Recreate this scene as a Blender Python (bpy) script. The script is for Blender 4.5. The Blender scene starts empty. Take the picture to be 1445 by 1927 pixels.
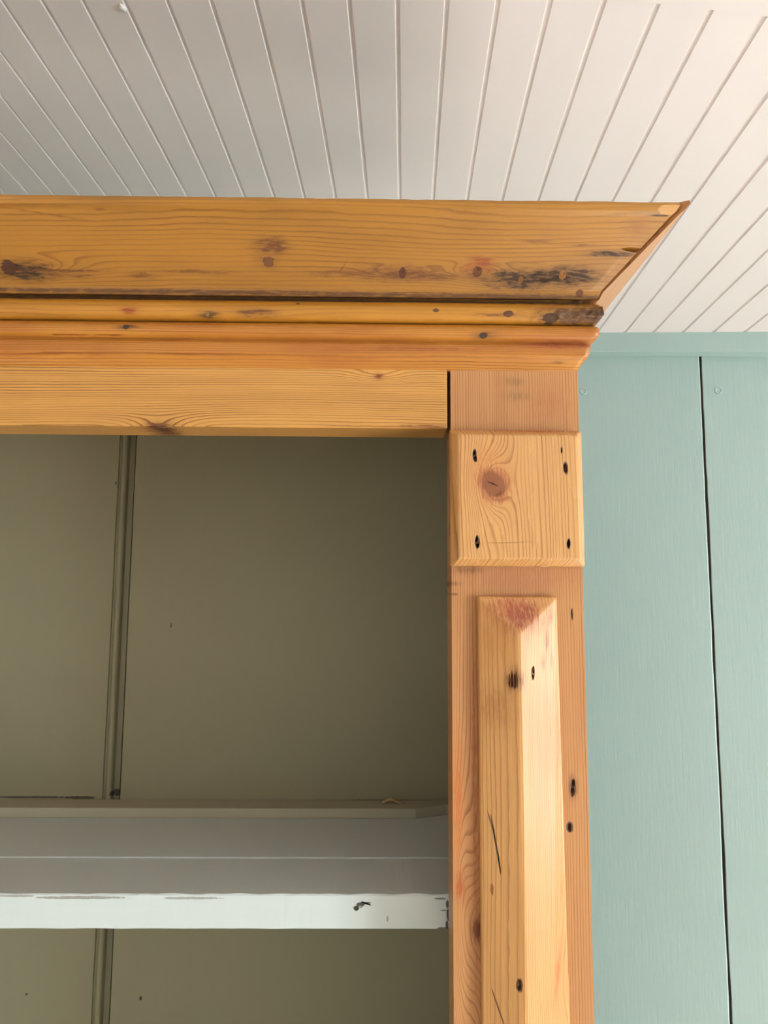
import bpy, bmesh, math, random
from mathutils import Vector, Matrix, noise

S = bpy.context.scene
C = S.collection
random.seed(4)

# ------------------------------------------------------------------ camera
cam_data = bpy.data.cameras.new('camera')
cam = bpy.data.objects.new('camera', cam_data)
C.objects.link(cam)
cam_data.sensor_fit = 'VERTICAL'
cam_data.sensor_height = 36.0
cam_data.sensor_width = 27.0
cam_data.lens = 1390.0 / 1927.0 * 36.0
cam_data.clip_start = 0.02
PITCH = math.radians(6.8306)
ROLL = math.radians(0.34)
cam.matrix_world = (Matrix.Translation((0, 0, 1.8)) @ Matrix.Rotation(math.radians(90) + PITCH, 4, 'X')
                    @ Matrix.Rotation(ROLL, 4, 'Z'))
S.camera = cam

# ------------------------------------------------------------------ light
S.view_settings.view_transform = 'Standard'
S.view_settings.look = 'None'
S.view_settings.gamma = 1.0
S.view_settings.use_curve_mapping = False
S.view_settings.exposure = 0.16

world = bpy.data.worlds.new('world')
S.world = world
world.use_nodes = True
bg = world.node_tree.nodes['Background']
bg.inputs[0].default_value = (0.75, 0.88, 1.0, 1)
bg.inputs[1].default_value = 0.6

WIN_Y0, WIN_Y1, WIN_Z0, WIN_Z1, WALL_X = -1.40, -0.50, 0.70, 1.90, 2.60
def area(name, loc, rot, sx, sy, power, col):
    d = bpy.data.lights.new(name, 'AREA')
    d.shape = 'RECTANGLE'; d.size = sx; d.size_y = sy; d.energy = power; d.color = col
    o = bpy.data.objects.new(name, d); C.objects.link(o)
    o.location = loc; o.rotation_euler = rot
    return o
# daylight entering the window in the right wall (area light stands in the opening, shines to -x)
area('window_daylight', (WALL_X + 0.10, (WIN_Y0 + WIN_Y1) / 2, (WIN_Z0 + WIN_Z1) / 2),
     (math.radians(90), 0, math.radians(90)), WIN_Y1 - WIN_Y0, WIN_Z1 - WIN_Z0, 96.0, (0.80, 0.93, 1.0))
# second window of the right wall, nearer the back wall
W2_Y0, W2_Y1 = 0.00, 0.45
area('side_window_daylight', (WALL_X + 0.10, (W2_Y0 + W2_Y1) / 2, (WIN_Z0 + WIN_Z1) / 2),
     (math.radians(90), 0, math.radians(90)), W2_Y1 - W2_Y0, WIN_Z1 - WIN_Z0, 24.0, (0.80, 0.93, 1.0))
# weak fill light added behind the camera, at an invented wall opening
area('far_fill_light', (-0.9, -2.5, 1.5), (math.radians(90), 0, 0), 1.0, 1.1, 3.0, (0.95, 0.97, 1.0))

sd_ = bpy.data.lights.new('sun', 'SUN'); sd_.energy = 80.0; sd_.angle = 0.01; sd_.color = (1.0, 0.97, 0.94)
sun = bpy.data.objects.new('sun', sd_); C.objects.link(sun)
sun.location = (4, -2, 6); sun.rotation_euler = (Vector((-0.70, 0.44, -0.60))).to_track_quat('-Z', 'Y').to_euler()

# ------------------------------------------------------------------ node helpers
class NT:
    def __init__(self, name):
        self.m = bpy.data.materials.new(name); self.m.use_nodes = True
        self.t = self.m.node_tree; self.n = self.t.nodes; self.l = self.t.links
        self.b = self.n['Principled BSDF']
        self._c = None
    def put(self, sock, v):
        if hasattr(v, 'is_output'): self.l.new(v, sock)
        elif isinstance(v, (tuple, list)):
            sock.default_value = tuple(v) if len(v) == len(sock.default_value) else tuple(v) + (1,)
        else: sock.default_value = v
    def m_(self, op, a, b=None, c=None):
        q = self.n.new('ShaderNodeMath'); q.operation = op
        self.put(q.inputs[0], a)
        if b is not None: self.put(q.inputs[1], b)
        if c is not None: self.put(q.inputs[2], c)
        return q.outputs[0]
    def add(s, a, b): return s.m_('ADD', a, b)
    def sub(s, a, b): return s.m_('SUBTRACT', a, b)
    def mul(s, a, b): return s.m_('MULTIPLY', a, b)
    def coords(self):
        if self._c is None:
            tc = self.n.new('ShaderNodeTexCoord'); sp = self.n.new('ShaderNodeSeparateXYZ')
            self.l.new(tc.outputs['Object'], sp.inputs[0]); self._c = tuple(sp.outputs)
        return self._c
    def vec(self, x, y, z):
        q = self.n.new('ShaderNodeCombineXYZ')
        for i, v in enumerate((x, y, z)): self.put(q.inputs[i], v)
        return q.outputs[0]
    def noise(self, v, scale=1.0, detail=2.0, rough=0.5):
        q = self.n.new('ShaderNodeTexNoise'); self.put(q.inputs['Vector'], v)
        q.inputs['Scale'].default_value = scale; q.inputs['Detail'].default_value = detail
        q.inputs['Roughness'].default_value = rough
        return q.outputs['Fac']
    def step(self, v, a, b, lo=0.0, hi=1.0):
        q = self.n.new('ShaderNodeMapRange'); q.interpolation_type = 'SMOOTHSTEP'
        self.put(q.inputs[0], v)
        for i, w in enumerate((a, b, lo, hi)): self.put(q.inputs[i + 1], w)
        return q.outputs[0]
    def mix(self, f, a, b, blend='MIX'):
        q = self.n.new('ShaderNodeMix'); q.data_type = 'RGBA'; q.blend_type = blend
        self.put(q.inputs[0], f); self.put(q.inputs[6], a); self.put(q.inputs[7], b)
        return q.outputs[2]
    def blob(self, u, v, cu, cv, ru, rv, ang=0.0):
        """squared elliptical distance from a spot"""
        du = self.sub(u, cu); dv = self.sub(v, cv)
        if ang:
            c, s = math.cos(ang), math.sin(ang)
            du, dv = self.add(self.mul(du, c), self.mul(dv, s)), self.sub(self.mul(dv, c), self.mul(du, s))
        du = self.mul(du, 1.0 / ru); dv = self.mul(dv, 1.0 / rv)
        return self.add(self.mul(du, du), self.mul(dv, dv))
    def bump(self, h, dist, strength=1.0):
        q = self.n.new('ShaderNodeBump'); q.inputs['Distance'].default_value = dist
        q.inputs['Strength'].default_value = strength
        self.put(q.inputs['Height'], h); self.l.new(q.outputs[0], self.b.inputs['Normal'])

def srgb(r, g, b):
    f = lambda c: (c / 255 / 12.92) if c <= 10 else ((c / 255 + 0.055) / 1.055) ** 2.4
    return (f(r), f(g), f(b))

DARK = srgb(50, 26, 4)
BROWN = srgb(104, 58, 24)
RED = srgb(150, 76, 50)

def wood(name, along, light, late, freq=420.0, contrast=0.6, wob=0.004, seed=0.0, knots=(), spots=(), rough=0.36,
         rock=0.0, fibre=0.12, mottle=0.25, lean=0.0, tint=None, width=0.45):
    """pine; along = 'x' or 'z'. knots: (x, z, r_along, r_across, amp, ...) bend the year rings.
    spots: (x, z, rx, rz, colour, strength, hardness[, angle]) stains, filled holes and painted shade"""
    t = NT(name)
    X, Y, Z = t.coords()
    u, v = (X, Z) if along == 'x' else (Z, X)
    w = Y
    # year rings
    F = t.add(v, t.mul(w, 0.55 + rock))
    if lean: F = t.add(F, t.mul(u, lean))
    big = t.noise(t.vec(t.add(t.mul(u, 4.0), seed), t.mul(v, 22.0), t.mul(w, 22.0)), 1.0, 1.5)
    F = t.add(F, t.mul(t.sub(big, 0.5), wob * 2))
    for (kx, kz, ra, rc, amp) in knots:
        ku, kv = (kx, kz) if along == 'x' else (kz, kx)
        d = t.blob(u, v, ku, kv, ra, rc)
        F = t.add(F, t.mul(t.m_('EXPONENT', t.mul(d, -1.0)), amp))
    spread = t.noise(t.vec(t.mul(F, 60.0), seed * 3.1, 0.0), 1.0, 1.0)
    ph = t.add(t.mul(F, freq), t.mul(spread, 3.5))
    ph = t.add(ph, t.mul(t.noise(t.vec(t.mul(u, 60.0), t.mul(v, 260.0), seed), 1.0, 2.0), 0.35))
    fr = t.m_('FRACT', ph)
    ring = t.mul(t.step(fr, 1.0 - width, 0.93), t.step(fr, 0.94, 1.0, 1.0, 0.0))
    ring = t.mul(ring, t.step(t.noise(t.vec(t.mul(F, 170.0), t.mul(u, 5.0), seed + 4), 1.0, 1.0), 0.25, 0.7, 0.35, 1.0))
    fib = t.noise(t.vec(t.add(t.mul(u, 24.0), seed), t.mul(v, 1000.0), t.mul(w, 1000.0)), 1.0, 4.0, 0.7)
    mot = t.noise(t.vec(t.mul(u, 9.0), t.mul(v, 45.0), seed + 9.0), 1.0, 3.0)
    col = t.mix(t.mul(ring, contrast), light, late)
    col = t.mix(t.step(mot, 0.35, 0.75, 0.0, mottle), col, tint or tuple(c * 0.62 for c in late[:3]), 'MIX')
    val = t.add(1.0 - fibre, t.mul(fib, 2 * fibre))
    col = t.mix(1.0, col, t.vec(val, val, val), 'MULTIPLY')
    rg = t.add(rough - 0.05, t.mul(mot, 0.12))
    # stains, filled nail holes, dark knots, painted shade bands
    frg = t.noise(t.vec(t.mul(u, 90.0), t.mul(v, 520.0), t.mul(w, 300)), 1.0, 3.0, 0.65)
    hb = t.mul(fib, 0.25)
    hb = t.sub(hb, t.mul(ring, 0.3))
    for sp in spots:
        sx, sz, rx, rz, cc, st, hard = sp[:7]
        ang = sp[7] if len(sp) > 7 else 0.0
        d = t.blob(X, Z, sx, sz, rx, rz, ang)
        if hard < 0.5:
            d = t.add(d, t.mul(t.sub(frg, 0.5), 4.2))
            k = t.m_('EXPONENT', t.mul(t.m_('MAXIMUM', d, 0.0), -1.1))
            k = t.m_('MINIMUM', t.mul(k, st * (1.3 if st >= 0.8 else 1.15)), 0.97)
        else:
            d = t.add(d, t.mul(t.sub(frg, 0.5), 1.7))
            k = t.step(d, 0.4 + 0.5 * hard, 1.5 - 0.5 * hard, st, 0.0)
        col = t.mix(k, col, cc)
        rg = t.add(rg, t.mul(k, 0.25))
        if hard >= 0.5: hb = t.sub(hb, t.mul(k, 1.3))
    t.put(t.b.inputs['Base Color'], col)
    t.put(t.b.inputs['Roughness'], rg)
    t.b.inputs['Coat Weight'].default_value = 0.12
    t.b.inputs['Coat Roughness'].default_value = 0.22
    t.bump(hb, 0.00035, 0.7)
    return t.m

def paint(name, col, rough=0.5, brush=(3.0, 3.0, 3.0), brush_h=0.0003, var=0.06, spots=(), plane='xz', warm=None, coat=0.0, spec=0.5):
    t = NT(name)
    X, Y, Z = t.coords()
    n = t.noise(t.vec(t.mul(X, brush[0]), t.mul(Y, brush[1]), t.mul(Z, brush[2])), 1.0, 4.0, 0.6)
    big = t.noise(t.vec(t.mul(X, 3.0), t.mul(Y, 3.0), t.mul(Z, 3.0)), 1.0, 2.0)
    k = t.add(1.0 - var, t.mul(t.add(n, big), var))
    c = t.mix(1.0, col, t.vec(k, k, k), 'MULTIPLY')
    if warm: c = t.mix(t.step(big, 0.4, 0.65), c, warm)
    hb = t.mul(n, 0.6)
    if spots:
        edge = t.noise(t.vec(t.mul(X, 260.0), t.mul(Y, 260.0), t.mul(Z, 400.0)), 1.0, 3.0, 0.7)
        for sx, sz, rx, rz, cc, st, jag in spots:
            vv = Z if plane == 'xz' else Y
            d = t.add(t.blob(X, vv, sx, sz, rx, rz), t.mul(t.sub(edge, 0.5), jag))
            q = t.step(d, 0.7, 1.1, st, 0.0)
            c = t.mix(q, c, cc); hb = t.sub(hb, t.mul(q, 0.8))
    t.put(t.b.inputs['Base Color'], c)
    t.b.inputs['Roughness'].default_value = rough
    t.b.inputs['Coat Weight'].default_value = coat
    t.b.inputs['Specular IOR Level'].default_value = spec
    t.bump(hb, brush_h, 0.8)
    return t.m

# ------------------------------------------------------------------ mesh helpers
def link(name, bm, mat, parent=None, smooth=False, recalc=True):
    if recalc: bmesh.ops.recalc_face_normals(bm, faces=bm.faces[:])
    me = bpy.data.meshes.new(name); bm.to_mesh(me); bm.free()
    if mat: me.materials.append(mat)
    o = bpy.data.objects.new(name, me); C.objects.link(o)
    if parent: o.parent = parent
    if smooth:
        for p in me.polygons: p.use_smooth = True
    return o
def soften(o, width, seg=2, angle=30):
    b = o.modifiers.new('edges', 'BEVEL'); b.width = width; b.segments = seg
    b.limit_method = 'ANGLE'; b.angle_limit = math.radians(angle); b.harden_normals = False
    return o
def box_bm(x0, x1, y0, y1, z0, z1, bm=None):
    bm = bm or bmesh.new()
    v = [bm.verts.new((x, y, z)) for x in (x0, x1) for y in (y0, y1) for z in (z0, z1)]
    for f in ((0, 1, 3, 2), (4, 6, 7, 5), (0, 4, 5, 1), (2, 3, 7, 6), (0, 2, 6, 4), (1, 5, 7, 3)):
        bm.faces.new([v[i] for i in f])
    return bm
def box(name, a, mat, parent=None, bev=0.0):
    o = link(name, box_bm(*a), mat, parent)
    return soften(o, bev) if bev else o
def hexa_bm(pts, bm=None):
    """8 corners: lower four (ccw) then upper four"""
    bm = bm or bmesh.new()
    v = [bm.verts.new(p) for p in pts]
    for f in ((3, 2, 1, 0), (4, 5, 6, 7), (0, 1, 5, 4), (1, 2, 6, 5), (2, 3, 7, 6), (3, 0, 4, 7)):
        bm.faces.new([v[i] for i in f])
    return bm
def tag(o, label=None, cat=None, group=None, kind=None):
    if label: o['label'] = label
    if cat: o['category'] = cat
    if group: o['group'] = group
    if kind: o['kind'] = kind
    return o
def carve(o, cutters):
    """cut real hollows into a mesh and throw the cutters away"""
    bm = bmesh.new()
    for (x, y, z, rx, ry, rz, ang) in cutters:
        g = bmesh.ops.create_icosphere(bm, subdivisions=2, radius=1.0)
        for v in g['verts']:
            p = v.co.copy()
            k = 1 + 0.28 * noise.noise(p * 1.7 + Vector((x * 90, z * 90, 0)))
            p = Vector((p.x * rx * k, p.y * ry, p.z * rz * k))
            c, s = math.cos(ang), math.sin(ang)
            v.co = Vector((x + p.x * c - p.z * s, y + p.y, z + p.x * s + p.z * c))
    me = bpy.data.meshes.new('cut'); bm.to_mesh(me); bm.free()
    q = bpy.data.objects.new('cut', me); C.objects.link(q)
    md = o.modifiers.new('cut', 'BOOLEAN'); md.operation = 'DIFFERENCE'; md.solver = 'FAST'; md.object = q
    par = o.parent; o.parent = None
    bpy.context.view_layer.update(); dg = bpy.context.evaluated_depsgraph_get()
    new = bpy.data.meshes.new_from_object(o.evaluated_get(dg))
    o.modifiers.clear(); old = o.data; o.data = new; o.parent = par
    bpy.data.objects.remove(q); bpy.data.meshes.remove(old)
    return o
def sweep(profile, path, closed=True, jitter=0.0, wear=None, seed=0.0):
    """profile: (p, z) points; path: function i -> (position(p), ...) given as list of callables p -> (x, y)"""
    bm = bmesh.new(); rows = []
    for k, fn in enumerate(path):
        row = []
        for (p, z) in profile:
            x, y = fn(p)
            co = Vector((x, y, z))
            if jitter:
                n = noise.noise(Vector((x * 22, y * 22, z * 70 + seed)))
                n2 = noise.noise(Vector((x * 90, y * 90, z * 160 + seed)))
                co.z += jitter * (n + 0.35 * n2); co.y += jitter * 0.6 * noise.noise(Vector((x * 30 + 5, z * 80, seed)))
            if wear: co = wear(co)
            row.append(bm.verts.new(co))
        rows.append(row)
    m = len(profile)
    for a, b in zip(rows, rows[1:]):
        for i in range(m if closed else m - 1):
            j = (i + 1) % m
            bm.faces.new((a[i], b[i], b[j], a[j]))
    if closed:
        bm.faces.new(rows[0]); bm.faces.new(rows[-1])
    return bm
def arc(cx, cz, r, a0, a1, n):
    return [(cx + r * math.cos(math.radians(a0 + (a1 - a0) * i / n)), cz + r * math.sin(math.radians(a0 + (a1 - a0) * i / n))) for i in range(n + 1)]

# ------------------------------------------------------------------ materials of the room
M_ceil = paint('ceiling_paint', srgb(242, 232, 229), 0.5, (25, 9, 25), 0.0002, 0.03)
M_wall = paint('wall_paint', srgb(172, 197, 193), 0.36, (190, 190, 16), 0.0009, 0.05)
M_plain = paint('plaster', srgb(205, 196, 180), 0.8)
M_floor = paint('floor_boards', srgb(206, 197, 188), 0.6, (40, 3, 3), 0.0002, 0.2)
M_white = paint('window_paint', srgb(225, 225, 220), 0.4)
M_nail = paint('painted_nail', srgb(165, 185, 177), 0.4)

# ------------------------------------------------------------------ ceiling (slopes down to the right)
CAM = Vector((0, 0, 1.8))
CD = Vector((0.02770385, 0.9996126, -0.00267388))     # run of the boards
CN = Vector((0.14822472, -0.00146262, 0.98895262))    # up, square to the ceiling
CC = CD.cross(CN).normalized()                        # across the boards
CH = 0.63854
def ceil_pt(u, s, up=0.0): return CAM + CN * (CH + up) + CC * u + CD * s
PITCHB, U0 = 0.05372, -0.1047
def ceiling_profile():
    pts = []
    gw, gd = 0.0030, 0.0030
    n0, n1 = -48, 60
    for n in range(n0, n1 + 1):
        c = U0 + n * PITCHB
        pts += [(c - gw, 0.0), (c - gw * 0.75, gd * 0.5), (c - gw * 0.25, gd), (c + gw * 0.25, gd), (c + gw * 0.75, gd * 0.5), (c + gw, 0.0)]
    return pts
bm = bmesh.new()
prof = ceiling_profile()
S_END = 0.6895
rows = []
for s in (S_END, 3.4):
    rows.append([bm.verts.new(ceil_pt(u, s, d)) for u, d in prof])
for i in range(len(prof) - 1):
    bm.faces.new((rows[0][i], rows[0][i + 1], rows[1][i + 1], rows[1][i]))
uL, uR = prof[0][0], prof[-1][0]
top = [bm.verts.new(ceil_pt(u, s, 0.05)) for u, s in ((uL, S_END), (uR, S_END), (uR, 3.4), (uL, 3.4))]
bm.faces.new(top)
bm.faces.new([rows[0][0], rows[1][0], top[3], top[0]])
bm.faces.new([rows[0][-1], rows[1][-1], top[2], top[1]])
for i in range(0, 1):
    bm.faces.new(rows[0] + [top[1], top[0]])
    bm.faces.new(rows[1] + [top[2], top[3]])
o = link('ceiling', bm, M_ceil, recalc=False)
tag(o, 'white painted tongue and groove boarded ceiling sloping down to the right', None, None, 'structure')
# plain flat part of the ceiling, nearer the viewer, butted against the board ends
P = lambda u, s, d: tuple(ceil_pt(u, s, d))
o = link('trim_2', hexa_bm([P(uL, -3.2, -0.0015), P(uR, -3.2, -0.0015), P(uR, S_END, -0.0015), P(uL, S_END, -0.0015),
                            P(uL, -3.2, 0.05), P(uR, -3.2, 0.05), P(uR, S_END, 0.05), P(uL, S_END, 0.05)]), M_ceil)
tag(o, 'plain white ceiling panel that the grooved boards butt against', None, None, 'structure')
bm = bmesh.new()
g = bmesh.ops.create_icosphere(bm, subdivisions=3, radius=1)
cpos = ceil_pt(-0.4327, 0.7846, -0.0008)
for v in bm.verts:
    k = 1 + 0.3 * noise.noise(v.co * 2)
    v.co = cpos + CC * (v.co.x * 0.0042 * k) + CD * (v.co.y * 0.0055 * k) + CN * (v.co.z * 0.0028)
blob = link('paint_drip', bm, M_ceil, bpy.data.objects['ceiling'], True)
blob['label'] = 'small blob of thick white paint on a groove'

# ------------------------------------------------------------------ back wall, turned from the bookcase, with a scribed top board
W0 = Vector((0.45255509, 1.57377627, 0))
WH = Vector((0.91647955, -0.40008154, 0))
WN = Vector((-0.40008154, -0.91647955, 0))            # into the room
def wall_pt(a, z, out=0.0): return W0 + WH * a + Vector((0, 0, z)) + WN * out
def ceil_z(p): return 1.8 + (CH - (p.x * CN.x + p.y * CN.y)) / CN.z
A_L, A_R, GAP = -3.1, 2.55, 0.2208
bm = bmesh.new()
edges = []
a = GAP
while a > A_L: edges.append(a); a -= 0.375
a = GAP + 0.36
while a < A_R: edges.append(a); a += 0.375
edges = sorted(edges)
spans = list(zip([A_L] + edges, edges + [A_R]))
for k, (a0, a1) in enumerate(spans):
    g0, g1 = 0.0021, 0.0021
    nz = 120
    # board with slightly wandering edges
    cols = []
    for i in range(nz + 1):
        z = 2.36 * i / nz
        w0 = 0.0011 * noise.noise(Vector((a0 * 7, z * 9, 1))) + 0.0006 * noise.noise(Vector((a0 * 7, z * 45, 1))); w1 = 0.0011 * noise.noise(Vector((a1 * 7, z * 9, 2))) + 0.0006 * noise.noise(Vector((a1 * 7, z * 45, 2)))
        zz = min(z, ceil_z(wall_pt((a0 + a1) / 2, 0)) - 0.012)
        cols.append([bm.verts.new(wall_pt(a0 + g0 + w0, zz, -0.0125)), bm.verts.new(wall_pt(a0 + g0 + w0, zz, -0.001)), bm.verts.new(wall_pt(a0 + g0 + 0.0012 + w0, zz, 0)),
                     bm.verts.new(wall_pt(a1 - g1 - 0.0020 + w1, zz, 0)), bm.verts.new(wall_pt(a1 - g1 + w1, zz, -0.0016)), bm.verts.new(wall_pt(a1 - g1 + w1, zz, -0.0125))])
    for r, q in zip(cols, cols[1:]):
        for i in range(5): bm.faces.new((r[i], r[i + 1], q[i + 1], q[i]))
wall = link('wall_back', bm, M_wall, recalc=True)
# bare wood behind the boards, seen as the dark brown of the gap
bm = bmesh.new()
q = [wall_pt(A_L, 0, -0.012), wall_pt(A_R, 0, -0.012), wall_pt(A_R, 0, -0.06), wall_pt(A_L, 0, -0.06)]
hexa_bm([tuple(v) for v in q] + [tuple(v + Vector((0, 0, ceil_z(v) + 0.02))) for v in q], bm)
link('backing', bm, paint('bare_wood', srgb(96, 74, 58), 0.8), wall)['label'] = 'bare brown wood behind the board gaps'
tag(wall, 'sage green painted wall of wide vertical boards with narrow dark gaps', None, None, 'structure')
# board along the top, following the slope of the ceiling
q = []
for out in (0.0, 0.026):
    for a in (A_L, A_R): q.append(wall_pt(a, 0, out))
zt = [ceil_z(v) for v in q]
H = 0.0425
low = [q[0] + Vector((0, 0, zt[0] - H)), q[1] + Vector((0, 0, zt[1] - H)), q[3] + Vector((0, 0, zt[3] - H)), q[2] + Vector((0, 0, zt[2] - H))]
upp = [q[0] + Vector((0, 0, zt[0] + 0.003)), q[1] + Vector((0, 0, zt[1] + 0.003)), q[3] + Vector((0, 0, zt[3] + 0.003)), q[2] + Vector((0, 0, zt[2] + 0.003))]
o = link('trim_1', hexa_bm([tuple(v) for v in low + upp]), M_wall)
tag(soften(o, 0.0012), 'sage green board running along the top of the wall under the ceiling', None, None, 'structure')
for (a, z) in ((-0.0169, 2.2584), (0.2525, 2.2311)):
    bm = bmesh.new()
    rot = Vector((0, 0, 1)).rotation_difference(WN).to_matrix()
    ring = [(0.0001, 0.0006), (0.0044, 0.0006), (0.0050, 0.0013), (0.0058, 0.0018), (0.0066, 0.0013), (0.0072, -0.0004)]
    rows = []
    for r, h in ring:
        rows.append([bm.verts.new(wall_pt(a, z) + rot @ Vector((r * math.cos(k * math.pi / 16), r * 1.08 * math.sin(k * math.pi / 16), h))) for k in range(32)])
    for r0, r1 in zip(rows, rows[1:]):
        for k in range(32): bm.faces.new((r0[k], r0[(k + 1) % 32], r1[(k + 1) % 32], r1[k]))
    bm.faces.new(rows[0])
    link('nail_head', bm, M_wall, wall, False)

# the rest of the room, out of the picture
LX, FY = -2.3, -2.6
WALLZ = 2.9
box('floor', (LX - 0.1, WALL_X + 0.3, FY - 0.2, 3.4, -0.1, 0.0), M_floor)['kind'] = 'structure'
box('wall_left', (LX - 0.1, LX, FY, 3.3, 0, ceil_z(Vector((LX, 0, 0))) + 0.03), M_plain)['kind'] = 'structure'
zc = ceil_z(Vector((WALL_X, 0, 0)))
bm = bmesh.new()
T = 0.16
WYE = 0.72
box_bm(WALL_X, WALL_X + T, FY, WYE, 0, WIN_Z0, bm)
box_bm(WALL_X, WALL_X + T, FY, WYE, WIN_Z1, zc + 0.01, bm)
for ya, yb in ((FY, WIN_Y0), (WIN_Y1, W2_Y0), (W2_Y1, WYE)): box_bm(WALL_X, WALL_X + T, ya, yb, WIN_Z0, WIN_Z1, bm)
link('wall_right', bm, M_plain, recalc=False)['kind'] = 'structure'
for n, (ya, yb) in enumerate(((WIN_Y0, WIN_Y1), (W2_Y0, W2_Y1))):
    bm = bmesh.new()
    for y in (ya, yb - 0.05): box_bm(WALL_X + 0.04, WALL_X + 0.08, y, y + 0.05, WIN_Z0, WIN_Z1, bm)
    for z in (WIN_Z0, WIN_Z1 - 0.05): box_bm(WALL_X + 0.04, WALL_X + 0.08, ya + 0.05, yb - 0.05, z, z + 0.05, bm)
    if n == 0:
        my = (ya + yb) / 2
        box_bm(WALL_X + 0.045, WALL_X + 0.075, my - 0.02, my + 0.02, WIN_Z0 + 0.05, WIN_Z1 - 0.05, bm)
    link('window_%d' % (n + 1), bm, M_white, recalc=False)['kind'] = 'structure'
bm = bmesh.new()
wx0, wx1, wz0, wz1 = -1.4, -0.4, 0.95, 2.05  # opening made up to go with the added fill light
zf = 1.75
def front_piece(x0, x1, z0, z1):
    za, zb = (z1, z1) if z1 is not None else (ceil_z(Vector((x0, 0, 0))), ceil_z(Vector((x1, 0, 0))))
    hexa_bm([(x0, FY - 0.1, z0), (x1, FY - 0.1, z0), (x1, FY, z0), (x0, FY, z0), (x0, FY - 0.1, za), (x1, FY - 0.1, zb), (x1, FY, zb), (x0, FY, za)], bm)
front_piece(LX, wx0, 0, None); front_piece(wx1, WALL_X + T, 0, None)
front_piece(wx0, wx1, 0, wz0); front_piece(wx0, wx1, wz1, None)
link('wall_front', bm, M_plain, recalc=False)['kind'] = 'structure'

# ------------------------------------------------------------------ bookcase materials
L1, D1 = srgb(205, 138, 58), srgb(150, 82, 24)
W_cornice = wood('pine_cornice', 'x', srgb(168, 114, 38), srgb(112, 66, 18), freq=720, contrast=0.65, wob=0.003, seed=2.0,
    knots=((-0.3050, 2.0647, 0.05, 0.006, 0.010), (0.1122, 2.0615, 0.05, 0.006, 0.006), (0.0133, 2.0642, 0.03, 0.004, 0.005), (0.0748, 2.0659, 0.02, 0.004, 0.006)),
    spots=((-0.2290, 2.0513, 0.35, 0.0016, srgb(96, 60, 26), 0.9, 0.45), (0.0765, 2.0501, 0.35, 0.0016, srgb(96, 60, 26), 0.9, 0.45), (-0.2922, 2.0630, 0.02184, 0.00546, DARK, 0.9, 0.2), (-0.3042, 2.0647, 0.00630, 0.00462, srgb(70, 36, 12), 1.0, 0.7),
           (-0.2583, 2.0634, 0.02940, 0.00092, BROWN, 0.8, 0.4), (-0.2640, 2.0951, 0.02520, 0.00059, BROWN, 0.6, 0.4, -0.1), (-0.2203, 2.0979, 0.00378, 0.00084, BROWN, 0.5, 0.4),
           (-0.2506, 2.0606, 0.01680, 0.00105, BROWN, 0.7, 0.3), (-0.1975, 2.0609, 0.01092, 0.00210, BROWN, 0.6, 0.2), (-0.1523, 2.0636, 0.02940, 0.00126, BROWN, 0.6, 0.2),
           (-0.0919, 2.0789, 0.01302, 0.00462, BROWN, 0.85, 0.2), (-0.0949, 2.0700, 0.00840, 0.00378, BROWN, 0.5, 0.1), (-0.0949, 2.0700, 0.00462, 0.00336, srgb(110, 66, 30), 1.0, 0.8),
           (-0.0283, 2.0634, 0.03780, 0.00252, BROWN, 0.5, 0.1), (-0.0347, 2.0672, 0.00420, 0.00063, BROWN, 0.6, 0.3, 0.8),
           (0.0146, 2.0636, 0.03150, 0.00462, BROWN, 0.75, 0.1), (0.0133, 2.0642, 0.00294, 0.00336, srgb(84, 44, 18), 1.0, 0.8),
           (0.0757, 2.0694, 0.01176, 0.00420, srgb(140, 66, 24), 0.8, 0.1), (0.0740, 2.0656, 0.00378, 0.00336, srgb(104, 58, 24), 1.0, 0.8), (0.0535, 2.0628, 0.03780, 0.00210, BROWN, 0.45, 0.1),
           (0.1109, 2.0611, 0.02772, 0.00630, DARK, 0.85, 0.1), (0.1479, 2.0635, 0.02184, 0.00546, DARK, 0.85, 0.1), (0.1316, 2.0620, 0.03780, 0.00252, DARK, 0.6, 0.1),
           (0.1105, 2.0611, 0.00210, 0.00210, srgb(120, 76, 30), 0.9, 0.8), (0.1443, 2.0641, 0.00294, 0.00294, srgb(140, 92, 46), 0.9, 0.8),
           (0.1601, 2.0527, 0.00294, 0.00294, srgb(92, 50, 20), 0.9, 0.8), (0.1803, 2.0766, 0.02016, 0.00168, DARK, 0.8, 0.2), (0.1975, 2.0914, 0.01092, 0.00588, srgb(150, 96, 44), 0.6, 0.1),
           (0.2203, 2.1009, 0.01050, 0.00336, srgb(200, 148, 88), 0.85, 0.6), (0.2114, 2.0980, 0.00756, 0.00050, DARK, 0.8, 0.3), (0.2149, 2.0636, 0.02520, 0.01260, srgb(160, 92, 50), 0.35, 0.1), (0.1193, 2.0830, 0.01176, 0.00105, BROWN, 0.5, 0.2), (0.1578, 2.0813, 0.01428, 0.00067, BROWN, 0.6, 0.2)))
W_side = wood('pine_cornice_return', 'z', srgb(196, 136, 84), srgb(150, 92, 44), freq=250, seed=6.0)
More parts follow.
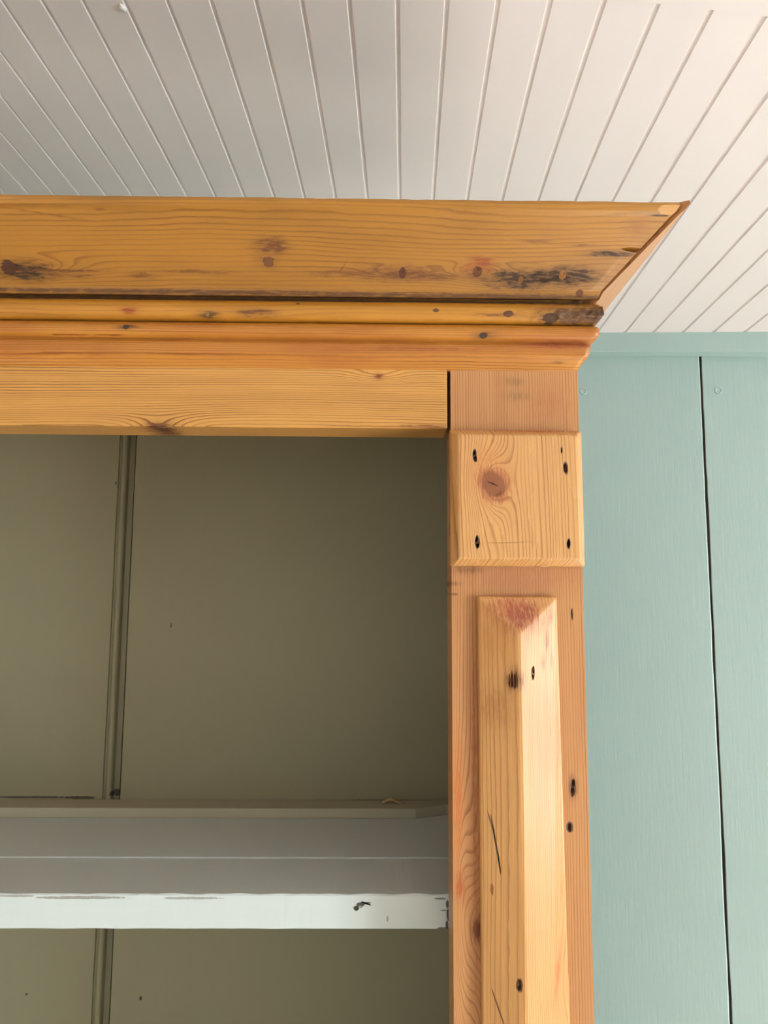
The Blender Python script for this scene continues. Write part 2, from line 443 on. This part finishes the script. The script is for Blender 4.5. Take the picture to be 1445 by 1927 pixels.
W_bead = wood('pine_bead', 'x', srgb(186, 126, 40), srgb(140, 80, 20), freq=260, contrast=0.45, wob=0.006, seed=5.0,
    spots=((-0.2093, 2.0341, 0.00672, 0.00252, srgb(140, 58, 20), 0.8, 0.2), (-0.1456, 2.0321, 0.00840, 0.00294, DARK, 0.7, 0.1), (-0.1456, 2.0321, 0.00168, 0.00168, srgb(130, 92, 54), 1.0, 0.8),
           (-0.1058, 2.0334, 0.01512, 0.00294, BROWN, 0.8, 0.1), (-0.0720, 2.0415, 0.00168, 0.00084, DARK, 0.8, 0.5), (0.0414, 2.0368, 0.00252, 0.00168, DARK, 0.8, 0.5),
           (-0.1844, 2.0271, 0.05040, 0.00126, srgb(140, 66, 20), 0.6, 0.1), (-0.2576, 2.0250, 0.05040, 0.00126, srgb(140, 66, 20), 0.6, 0.1), (-0.0717, 2.0261, 0.03780, 0.00168, srgb(140, 66, 20), 0.5, 0.1),
           (0.1008, 2.0347, 0.00420, 0.00252, DARK, 0.9, 0.6), (0.0894, 2.0337, 0.01680, 0.00126, BROWN, 0.7, 0.3),
           (0.1573, 2.0344, 0.03150, 0.00756, srgb(96, 62, 34), 0.95, 0.1), (0.1727, 2.0355, 0.01260, 0.00588, srgb(80, 50, 28), 0.8, 0.2), (0.1362, 2.0319, 0.00672, 0.00378, srgb(72, 44, 20), 0.95, 0.6),
           (0.1806, 2.0365, 0.00336, 0.00924, srgb(70, 40, 30), 0.9, 0.4)))
W_ovolo = wood('pine_moulding', 'x', srgb(188, 124, 44), srgb(124, 64, 18), freq=620, contrast=0.85, wob=0.002, seed=8.0, fibre=0.2, tint=srgb(150, 74, 24), mottle=0.5,
    spots=((-0.2123, 2.0212, 0.00924, 0.00210, DARK, 0.6, 0.1), (-0.2123, 2.0212, 0.00252, 0.00210, srgb(62, 42, 28), 1.0, 0.8),
           (0.0809, 2.0175, 0.01008, 0.00252, DARK, 0.55, 0.1), (0.0809, 2.0175, 0.00336, 0.00210, srgb(62, 42, 28), 1.0, 0.8),
           (0.1481, 2.0122, 0.03150, 0.00294, srgb(140, 60, 32), 0.7, 0.1), (0.0244, 2.0077, 0.05880, 0.00210, srgb(140, 66, 30), 0.5, 0.1),
           (0.1441, 1.9985, 0.00504, 0.00084, DARK, 0.6, 0.3)))
W_rail = wood('pine_rail', 'x', srgb(204, 148, 74), srgb(124, 72, 26), freq=480, contrast=0.95, wob=0.0035, seed=11.0, fibre=0.16, mottle=0.12, width=0.5,
    knots=((-0.1871, 1.9375, 0.030, 0.012, 0.011), (-0.0053, 1.9871, 0.022, 0.006, 0.006), (-0.0722, 1.9574, 0.14, 0.016, -0.005)),
    spots=((-0.1872, 1.9401, 0.01008, 0.00378, srgb(92, 42, 14), 0.9, 0.3), (-0.0053, 1.9862, 0.00378, 0.00252, srgb(120, 58, 20), 0.85, 0.3),
           (-0.1866, 1.9398, 0.01260, 0.00588, srgb(80, 36, 14), 0.6, 0.2), (0.0338, 1.9439, 0.02100, 0.00126, srgb(120, 58, 24), 0.7, 0.2)))
W_post = wood('pine_post', 'z', srgb(190, 136, 84), srgb(138, 82, 42), freq=480, contrast=0.9, wob=0.0025, seed=15.0, fibre=0.18, tint=srgb(166, 98, 56), mottle=0.3,
    knots=((0.0743, 1.5494, 0.045, 0.012, 0.014), (0.0609, 1.6236, 0.20, 0.011, 0.006), (0.0603, 1.5303, 0.10, 0.010, 0.008), (0.0581, 1.5765, 0.07, 0.010, 0.006)),
    spots=((0.1086, 1.9827, 0.00924, 0.00378, srgb(122, 88, 48), 0.4, 0.1), (0.1102, 1.9704, 0.01008, 0.00378, srgb(118, 88, 48), 0.45, 0.1), (0.1359, 1.9638, 0.02100, 0.01680, srgb(170, 98, 58), 0.35, 0.1),
           (0.1455, 1.9946, 0.01008, 0.00210, DARK, 0.5, 0.1), (0.1092, 1.8178, 0.04620, 0.01008, srgb(164, 96, 60), 0.45, 0.1), (0.0682, 1.8252, 0.01092, 0.00336, srgb(100, 60, 30), 0.5, 0.1),
           (0.0561, 1.8140, 0.00588, 0.00168, DARK, 0.5, 0.1), (0.0573, 1.8055, 0.00336, 0.00084, DARK, 0.5, 0.2),
           (0.1521, 1.7902, 0.00084, 0.00504, DARK, 0.8, 0.5), (0.1497, 1.6558, 0.00294, 0.00756, srgb(70, 40, 28), 0.9, 0.4), (0.1464, 1.6250, 0.00294, 0.00420, srgb(76, 50, 40), 0.9, 0.5),
           (0.0735, 1.5502, 0.00336, 0.00840, srgb(76, 34, 16), 0.95, 0.4), (0.0723, 1.6475, 0.00210, 0.13860, srgb(150, 80, 26), 0.6, 0.1),
           (0.0594, 1.6475, 0.00378, 0.04620, srgb(190, 104, 44), 0.7, 0.1), (0.0606, 1.5804, 0.00378, 0.01092, srgb(168, 88, 36), 0.8, 0.2)))
W_block = wood('pine_block', 'z', srgb(206, 154, 96), srgb(150, 92, 44), freq=330, contrast=0.85, wob=0.0022, seed=21.0, rough=0.27, fibre=0.16, mottle=0.10, width=0.5, lean=0.02,
    knots=((0.0856, 1.8954, 0.021, 0.0135, 0.026), (0.0810, 1.8612, 0.03, 0.012, 0.006)),
    spots=((0.0836, 1.9018, 0.01596, 0.02184, srgb(190, 116, 60), 0.5, 0.1), (0.0873, 1.8924, 0.01302, 0.01596, srgb(156, 78, 40), 0.62, 0.5, 0.45), (0.0869, 1.8928, 0.00924, 0.01176, srgb(110, 62, 34), 0.62, 0.6, 0.45),
           (0.0865, 1.8932, 0.00462, 0.00059, DARK, 0.9, 0.5, -0.4), (0.0919, 1.8855, 0.00378, 0.00126, srgb(110, 58, 26), 0.7, 0.3, 0.6),
           (0.0722, 1.9160, 0.00168, 0.00546, DARK, 0.95, 0.6), (0.1451, 1.9066, 0.00210, 0.00546, srgb(84, 44, 30), 0.95, 0.5, 0.1), (0.1424, 1.9209, 0.00101, 0.00336, BROWN, 0.9, 0.4),
           (0.0737, 1.8463, 0.00210, 0.00546, srgb(70, 34, 22), 0.95, 0.6), (0.1462, 1.8456, 0.00168, 0.00420, DARK, 0.95, 0.6),
           (0.1213, 1.9382, 0.03780, 0.00210, srgb(170, 86, 44), 0.7, 0.1)))
W_panel = wood('pine_panel', 'z', srgb(208, 154, 90), srgb(156, 98, 46), freq=330, contrast=0.75, wob=0.0035, seed=27.0, fibre=0.22, mottle=0.15,
    knots=((0.1357, 1.6267, 0.16, 0.014, 0.010), (0.1353, 1.5049, 0.06, 0.016, 0.012)),
    spots=((0.1064, 1.7890, 0.01764, 0.01260, srgb(150, 74, 54), 0.8, 0.05), (0.1005, 1.7964, 0.02016, 0.00588, srgb(160, 84, 54), 0.6, 0.05),
           (0.1020, 1.7391, 0.00546, 0.00798, srgb(92, 42, 22), 0.9, 0.35), (0.1167, 1.7441, 0.00168, 0.00462, srgb(110, 70, 40), 0.9, 0.5),
           (0.1291, 1.7696, 0.00168, 0.00840, srgb(150, 84, 66), 0.75, 0.2), (0.1325, 1.7882, 0.00126, 0.00588, srgb(150, 84, 66), 0.6, 0.2),
           (0.1258, 1.7521, 0.00168, 0.00504, srgb(150, 84, 66), 0.7, 0.2), (0.1330, 1.7532, 0.00126, 0.00672, srgb(150, 84, 66), 0.6, 0.2),
           (0.1298, 1.6984, 0.01092, 0.03780, srgb(214, 140, 96), 0.5, 0.05), (0.0882, 1.7188, 0.01428, 0.01512, srgb(150, 92, 40), 0.4, 0.05), (0.0889, 1.7716, 0.01428, 0.02100, srgb(178, 112, 50), 0.35, 0.05),  # left-facet pair: dark reflection bands painted into the colour
           (0.0867, 1.6162, 0.00067, 0.02100, DARK, 0.9, 0.5, 0.16), (0.0832, 1.6317, 0.00067, 0.00924, BROWN, 0.8, 0.5, 0.3),
           (0.0835, 1.5825, 0.00126, 0.00420, srgb(150, 88, 36), 0.9, 0.5), (0.1023, 1.5175, 0.00252, 0.00504, srgb(84, 52, 32), 0.95, 0.5), (0.1019, 1.5175, 0.00126, 0.00210, srgb(180, 140, 96), 0.9, 0.6),
           (0.0876, 1.4978, 0.00067, 0.01512, BROWN, 0.85, 0.5, 0.35), (0.1379, 1.5803, 0.00126, 0.01260, srgb(206, 130, 56), 0.6, 0.2, -0.1),
           (0.1326, 1.5235, 0.00168, 0.02100, srgb(196, 112, 48), 0.7, 0.2, -0.15)))
M_in = paint('inside_paint', srgb(142, 137, 110), 0.55, (110, 110, 12), 0.0003, 0.05,
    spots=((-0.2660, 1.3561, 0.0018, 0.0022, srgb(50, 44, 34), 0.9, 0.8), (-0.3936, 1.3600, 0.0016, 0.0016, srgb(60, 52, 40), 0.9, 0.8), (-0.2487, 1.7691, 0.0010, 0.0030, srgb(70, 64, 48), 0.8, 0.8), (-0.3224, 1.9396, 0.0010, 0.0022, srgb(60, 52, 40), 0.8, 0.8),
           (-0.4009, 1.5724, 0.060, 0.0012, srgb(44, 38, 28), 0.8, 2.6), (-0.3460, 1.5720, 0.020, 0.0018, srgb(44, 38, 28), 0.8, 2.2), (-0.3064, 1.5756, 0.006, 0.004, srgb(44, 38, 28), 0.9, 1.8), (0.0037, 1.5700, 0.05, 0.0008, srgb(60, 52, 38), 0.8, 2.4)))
DUST = srgb(60, 52, 40)
M_ledge = paint('ledge_paint', srgb(172, 168, 146), 0.5, (14, 110, 110), 0.0002, 0.05)
M_shelf = paint('shelf_paint', srgb(198, 208, 206), 0.45, (14, 120, 160), 0.0003, 0.05,
    spots=((-0.0171, 1.5504, 0.00378, 0.00168, DUST, 0.95, 0.9), (-0.0206, 1.5475, 0.00252, 0.00210, DUST, 0.9, 1.0), (-0.0127, 1.5517, 0.00462, 0.00067, DUST, 0.95, 0.5),
           (0.0550, 1.5505, 0.00126, 0.00336, DUST, 0.9, 1.6), (0.0554, 1.5422, 0.00126, 0.00504, DUST, 0.9, 1.6), (0.0545, 1.5347, 0.00126, 0.00336, DUST, 0.9, 1.6), (0.0519, 1.5459, 0.00336, 0.00042, DUST, 0.8, 1.0), (0.0497, 1.5551, 0.00504, 0.00084, DUST, 0.7, 1.8), (0.0523, 1.5318, 0.00588, 0.00105, DUST, 0.8, 1.6),
           (-0.2483, 1.5555, 0.03780, 0.00126, srgb(120, 112, 98), 0.7, 2.2), (-0.1566, 1.5552, 0.02520, 0.00105, srgb(120, 112, 98), 0.6, 2.2), (-0.3006, 1.5567, 0.01680, 0.00084, srgb(120, 112, 98), 0.6, 2.0),
           (0.0054, 1.5392, 0.00084, 0.00252, srgb(130, 118, 96), 0.7, 0.8)))

# ------------------------------------------------------------------ the bookcase
book = bpy.data.objects.new('bookcase', None); C.objects.link(book)
book.location = (0, 0.6, 0); book.rotation_euler = (0, 0, math.radians(0.65))
tag(book, 'tall waxed pine bookcase with projecting cornice and pale painted shelves', 'bookcase')
XR, XL = 0.1618, -1.1618           # outer edges of the posts
PL, YB = 0.0550, 0.290             # inner edge of right post, face of the back boards
XM = XR + XL
def part(o, label=None):
    o.parent = book
    if label: o['label'] = label
    return o
# posts (stiles)
post = box('post', (PL, XR, 0.0, 0.035, 0.0, 2.0), W_post, book)
def hole(px, rx, rz, ry=0.004, y=0.0, ang=0.0): return (px[0], y, px[1], rx, ry, rz, ang)
carve(post, [hole((0.1502, 1.6582), .0014, .0032), hole((0.1492, 1.6518), .0017, .0040), hole((0.1464, 1.6250), .0016, .0034), hole((0.1521, 1.7902), .0005, .0042)])
soften(post, 0.0012, 2, 40)
for n, (x0, x1) in (('post', (XL, XM - PL)),):
    soften(box(n, (x0, x1, 0.0, 0.035, 0.0, 2.0), W_post, book), 0.0012)
# top rail
rail = box('top_rail', (XM - PL + 0.002, 0.0522, 0.0, 0.035, 1.9418, 2.0), W_rail, book)
soften(rail, 0.0010)
# square block
def block(mirror=False):
    x0, x1, z0, z1 = 0.0533, 0.1612, 1.8277, 1.9390
    fx = (lambda x: XM - x) if mirror else (lambda x: x)
    bm = bmesh.new(); rings = []
    for (i, y) in ((0.0, 0.0), (0.0, -0.0095), (0.0058, -0.0175)):
        rings.append([bm.verts.new((fx(x), y, z)) for x, z in ((x0 + i, z0 + i), (x1 - i, z0 + i), (x1 - i, z1 - i), (x0 + i, z1 - i))])
    for a, b in zip(rings, rings[1:]):
        for i in range(4): bm.faces.new((a[i], a[(i + 1) % 4], b[(i + 1) % 4], b[i]))
    bm.faces.new(rings[0]); bm.faces.new(rings[-1])
    o = link('block', bm, W_block, book)
    b = o.modifiers.new('round', 'BEVEL'); b.width = 0.0015; b.segments = 3; b.limit_method = 'ANGLE'; b.angle_limit = math.radians(25)
    return o
blk = block()
carve(blk, [hole((0.0722, 1.9181), .0011, .0032, .005, -.0175), hole((0.0730, 1.9138), .0013, .0030, .005, -.0175, .2),
            hole((0.1451, 1.9062), .0015, .0042, .004, -.0175, .1), hole((0.1424, 1.9209), .0008, .0026, .002, -.0175),
            hole((0.0733, 1.8484), .0012, .0032, .005, -.0175), hole((0.0741, 1.8442), .0014, .0030, .005, -.0175), hole((0.1462, 1.8456), .0013, .0036, .005, -.0175)])
block(True)
# long raised panel with a ridge
def raised(mirror=False):
    fx = (lambda x: XM - x) if mirror else (lambda x: x)
    zt, zb = 1.8040, 0.62
    xa, xb, xa2, xb2, xr, xr2 = 0.0752, 0.1388, 0.0762, 0.1502, 0.1056, 0.1082
    def base(y): return [bm.verts.new((fx(x), y, z)) for x, z in ((xa2, zb), (xb2, zb), (xb, zt), (xa, zt))]
    bm = bmesh.new()
    a = base(0.0); b = base(-0.0065)
    r0 = bm.verts.new((fx(xr), -0.0182, zt - 0.0290)); r1 = bm.verts.new((fx(xr2), -0.0182, zb + 0.03))
    for i in range(4): bm.faces.new((a[i], a[(i + 1) % 4], b[(i + 1) % 4], b[i]))
    bm.faces.new(a)
    bm.faces.new((b[0], b[1], r1)); bm.faces.new((b[1], b[2], r0, r1)); bm.faces.new((b[2], b[3], r0)); bm.faces.new((b[3], b[0], r1, r0))
    o = link('raised_panel', bm, W_panel, book)
    bb = o.modifiers.new('round', 'BEVEL'); bb.width = 0.0016; bb.segments = 3; bb.limit_method = 'ANGLE'; bb.angle_limit = math.radians(12)
    return o
pan = raised()
carve(pan, [hole((0.1172, 1.7466), .0012, .0034, .003, -.0140), hole((0.1167, 1.7417), .0010, .0026, .003, -.0140),
            hole((0.1021, 1.5180), .0016, .0040, .004, -.0158), hole((0.0835, 1.5817), .0009, .0034, .002, -.0118)] +
           [hole((0.0981, 1.7386), .0008, .0060, .0018, -.0150), hole((0.1001, 1.7394), .0008, .0070, .0018, -.0155), hole((0.1022, 1.7382), .0008, .0075, .0018, -.0160),
            hole((0.1042, 1.7378), .0008, .0075, .0018, -.0165), hole((0.1063, 1.7399), .0008, .0065, .0018, -.0160)] +
           [hole((0.0852, 1.6239), .0005, .0070, .003, -.0115, .18), hole((0.0871, 1.6154), .0006, .0080, .003, -.0120, .14), hole((0.0890, 1.6027), .0005, .0090, .003, -.0120, .10)])
raised(True)

# mouldings run along the front and return along both sides
def full_path(n=150, back=YB):
    fs = []
    for i in range(9, -1, -1):
        y = back * i / 9
        if i: fs.append(lambda p, y=y: (XL - p, y - 0.0))
    for i in range(n + 1):
        t = i / n
        fs.append(lambda p, t=t: (XL - p + (XR - XL + 2 * p) * t, -p))
    for i in range(1, 10):
        y = back * i / 9
        fs.append(lambda p, y=y: (XR + p, y))
    return fs
ov = [(-0.02, 1.9915), (-0.0003, 1.9915), (0.0012, 1.9945), (0.0035, 1.9985), (0.0058, 2.0010), (0.0074, 2.0022), (0.0080, 2.0040),
      (0.0084, 2.0090), (0.0088, 2.0128), (0.0068, 2.0136), (0.0068, 2.0146)] + arc(0.0085, 2.0212, 0.0066, -75, 88, 9) + [(-0.02, 2.0278)]
def ovw(co):
    if co.x > 0.165 and co.y < 0.01:
        co.z += 0.0010 * noise.noise(Vector((co.x * 500, co.z * 300, 3))); co.x += 0.0014 * noise.noise(Vector((co.z * 480, 7, 1)))
    return co
o = link('lower_moulding', sweep(ov, full_path(300), True, 0.00022, ovw, 1.0), W_ovolo, book, True)
bd = [(-0.02, 2.0284)] + arc(0.0098, 2.0372, 0.0088, -88, 88, 12) + [(-0.02, 2.0460)]
def beadw(co):
    x = co.x
    if x > 0.070 and co.y < -0.004:
        k = min(1.0, (x - 0.070) / 0.09)
        a = noise.noise(Vector((x * 260, co.z * 620, 2))) + 0.6 * noise.noise(Vector((x * 700, co.z * 1300, 5)))
        co.y += 0.0028 * k * max(0.0, a + 0.15)
    if x > 0.174:
        co.z += 0.0009 * noise.noise(Vector((co.z * 420, x * 400, 9))); co.x += 0.0016 * noise.noise(Vector((co.z * 380, 3, 4))) - 0.0004
    return co
bf = full_path(700)
o = link('bead_moulding', sweep(bd, bf, True, 0.00018, beadw, 4.0), W_bead, book, True)

# cornice: sloping boards, front and returns, open mitre
A = (0.0165, 2.0530); B = (0.0612, 2.0985)
cr = [(0.0150, 2.0488), (0.0160, 2.0493), (0.0166, 2.0515), (0.0180, 2.0545), (0.0600, 2.0975), (0.0635, 2.1000), (0.0660, 2.1035), (0.0652, 2.1062), (0.0560, 2.1085), (0.0520, 2.1080), (0.0060, 2.0600), (0.0050, 2.0520)]
def edge_wear(co):
    if co.z > 2.101 and co.y < -0.058:
        co.z += 0.0006 * noise.noise(Vector((co.x * 28, 1, 1))) + 0.00035 * noise.noise(Vector((co.x * 110, 4, 1)))
    if 2.050 < co.z < 2.0535: co.y += 0.0004 * noise.noise(Vector((co.x * 160, 2, 2)))
    return co
G = 0.0014
def front_w(co):
    co = edge_wear(co)
    if co.x > 0.2262:
        co.x = 0.2262 + 0.0006 * noise.noise(Vector((co.z * 300, co.y * 300, 1)))
    # open lower corner
    if co.x > 0.168 and co.z < 2.0560:
        co.z += 0.0006 * min(1, (co.x - 0.168) / 0.008)
    return co
fp = []
nn = 260
for i in range(nn + 1):
    t = i / nn
    fp.append(lambda p, t=t: (XL - p + G + (XR - XL + 2 * p - 2 * G) * t, -p))
cf = link('cornice_board', sweep(cr, fp, True, 0.0002, front_w, 2.0), W_cornice, book)
cf['label'] = 'wide sloping front board of the cornice with dark knots and nail holes'
slot = [hole((0.1994, 2.0790), .0125, .0015, .008, -.0400, -.05)]
pits = [hole((-0.0949, 2.0700), .0032, .0024, .0018, -.0358), hole((0.0133, 2.0642), .0018, .0026, .002, -.0300), hole((0.0740, 2.0656), .0030, .0022, .0018, -.0308),
        hole((0.1443, 2.0641), .0022, .0018, .0018, -.0290), hole((0.1601, 2.0527), .0018, .0016, .0018, -.0190), hole((0.1104, 2.0615), .0014, .0012, .0015, -.0265)]
carve(cf, slot + pits)
def ret(sgn):
    def wear(co):
        co.x += 0.0003 * noise.noise(Vector((co.y * 60, co.z * 60, 1)))
        return co
    cr2 = [(p + (0.0048 * (z - 2.049) / 0.057 if z > 2.05 else 0), z) for p, z in cr]
    f2 = []
    for i in range(41):
        t = i / 40
        f2.append(lambda p, t=t: ((XR + p) if sgn > 0 else (XL - p), -p + G + (YB + p - G) * t))
    return link('cornice_return', sweep(cr2, f2, True, 0.00015, wear, 7.0), W_side, book)
ret(1); ret(-1)
box('cornice_core', (XL - 0.003, XR + 0.003, -0.003, YB, 2.030, 2.062), W_cornice, book)
# carcass
M_carc = W_side
for x0, x1 in ((XR - 0.022, XR), (XL, XL + 0.022)):
    o = box('side_panel', (x0, x1, 0.035, YB + 0.016, 0.0, 2.03), W_post, book, 0.0008)
    li = (x0 - 0.0006, x0 - 0.0001) if x1 == XR else (x1 + 0.0001, x1 + 0.0006)
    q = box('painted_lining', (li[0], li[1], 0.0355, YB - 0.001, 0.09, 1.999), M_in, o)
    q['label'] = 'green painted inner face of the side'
box('top_board', (XL + 0.022, XR - 0.022, 0.0352, YB, 2.0005, 2.016), W_post, book)
box('top_cover', (XL + 0.001, XR - 0.001, 0.001, YB + 0.015, 2.0702, 2.086), W_post, book)
box('plinth', (XM - PL, PL, 0.0, 0.02, 0.0, 0.09), W_rail, book)
# back boards with beaded edge
def back_board(x0, x1):
    r = 0.0036
    p = [(x0, 0.014), (x0, 0.0)]                         # left edge
    q0 = x1 - 0.0208                                      # quirk
    p += [(x0 + 0.0008, -0.0006), (q0, 0.0), (q0 + 0.0006, 0.0028), (q0 + 0.0024, 0.0030)]
    c = q0 + 0.0027 + r
    for i in range(9):
        a = math.radians(180 - 180 * i / 8)
        p.append((c + r * math.cos(a), 0.0034 - r * math.sin(a)))
    p += [(c + r + 0.0004, 0.0095), (x1 - 0.0044, 0.0100), (x1 - 0.0044, 0.0140)]
    bm = bmesh.new(); rows = []
    for i in range(61):
        z = 0.09 + (2.07 - 0.09) * i / 60
        rows.append([bm.verts.new((x + 0.00035 * noise.noise(Vector((x * 40, z * 12, 0))), YB + y, z)) for x, y in p])
    for a, b in zip(rows, rows[1:]):
        for i in range(len(p)):
            j = (i + 1) % len(p)
            bm.faces.new((a[i], a[j], b[j], b[i]))
    bm.faces.new(rows[0]); bm.faces.new(rows[-1])
    return link('back_board', bm, M_in, book)
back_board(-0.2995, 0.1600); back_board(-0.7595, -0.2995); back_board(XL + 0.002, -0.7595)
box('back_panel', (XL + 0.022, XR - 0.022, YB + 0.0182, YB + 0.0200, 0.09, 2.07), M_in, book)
# shelves; each has a front and a slightly higher rear plank and a ledge at the back
def shelf(zt, first=False):
    x0, x1 = XL + 0.0225, XR - 0.0235
    bm = bmesh.new(); rows = []
    n = 240
    pr = [(0.1284, zt - 0.0275), (0.0455, zt - 0.0275), (0.0450, zt - 0.0270), (0.0450, zt - 0.0012), (0.0458, zt), (0.1284, zt)]
    for i in range(n + 1):
        x = x0 + (x1 - x0) * i / n
        row = []
        for k, (y, z) in enumerate(pr):
            dz = 0.0; dy = 0.0
            if k in (3, 4): dz = -0.0004 + 0.0007 * noise.noise(Vector((x * 55, k, 1))) ; dy = 0.0005 * noise.noise(Vector((x * 90, k, 4)))
            if k in (1, 2): dz = 0.0004 * noise.noise(Vector((x * 40, 8, 1)))
            row.append(bm.verts.new((x, y + dy, z + dz)))
        rows.append(row)
    for a, b in zip(rows, rows[1:]):
        for i in range(6):
            j = (i + 1) % 6
            bm.faces.new((a[i], a[j], b[j], b[i]))
    bm.faces.new(rows[0]); bm.faces.new(rows[-1])
    sh = link('shelf', bm, M_shelf, book)
    sh['label'] = 'off white painted shelf with a chipped knot on its front edge' if first else 'off white painted shelf'
    if first:
        carve(sh, [hole((-0.0202, 1.5475), .0022, .0018, .002, .045), hole((-0.0127, 1.5513), .0042, .0007, .002, .045, -.35), hole((-0.0167, 1.5488), .0016, .0012, .002, .045)])
    soften(box('rear_plank', (x0, x1, 0.1290, YB - 0.0005, zt - 0.0265, zt + 0.0012), M_shelf, sh), 0.0005)
    # ledge with its right end cut at a slant
    zb = zt + 0.0012; z2 = zt + 0.0118
    e = 0.0400
    bm = bmesh.new()
    pts = [(x0, 0.2525), (e, 0.2525), (e + 0.035, YB - 0.022), (x1, YB - 0.022), (x1, YB - 0.001), (x0, YB - 0.001)]
    lo = [bm.verts.new((x, y, zb)) for x, y in pts]; up = [bm.verts.new((x, y, z2)) for x, y in pts]
    bm.faces.new(lo); bm.faces.new(up)
    for i in range(6):
        j = (i + 1) % 6
        bm.faces.new((lo[i], lo[j], up[j], up[i]))
    soften(link('ledge', bm, M_ledge, sh), 0.0008)
shelf(1.5588, True)
for z in (1.20, 0.84, 0.48, 0.11): shelf(z)

# ------------------------------------------------------------------ curled flake on the ledge
t = NT('flake'); t.b.inputs['Base Color'].default_value = (*srgb(206, 176, 128), 1); t.b.inputs['Roughness'].default_value = 0.7
bm = bmesh.new()
rows = []
nx, ny = 18, 6
for i in range(nx + 1):
    s = i / nx; row = []
    w = 0.0045 * math.sin(math.pi * min(1, max(0.03, s))) ** 0.7 + 0.0003
    for j in range(ny + 1):
        tt = j / ny * 2 - 1
        x = (s - 0.5) * 0.027
        z = 0.0011 + 0.0022 * math.sin(s * 6.0 - 0.6) + 0.0016 * tt * tt + 0.001 * (1 - s)
        row.append(bm.verts.new((x, tt * w + 0.002 * math.sin(s * 3), max(z, 0.0002))))
    rows.append(row)
for a, b in zip(rows, rows[1:]):
    for j in range(ny): bm.faces.new((a[j], a[j + 1], b[j + 1], b[j]))
fl = link('curled_flake', bm, t.m, None, True)
sd = fl.modifiers.new('thick', 'SOLIDIFY'); sd.thickness = 0.0004
rb = Matrix.Translation((0, 0.6, 0)) @ Matrix.Rotation(math.radians(0.65), 4, 'Z')
fl.matrix_world = rb @ Matrix.Translation((0.0165, 0.272, 1.5588 + 0.0118 - 0.0002)) @ Matrix.Rotation(0.05, 4, 'Z')
tag(fl, 'small curled tan flake lying on the ledge at the back of the upper shelf', 'leaf')
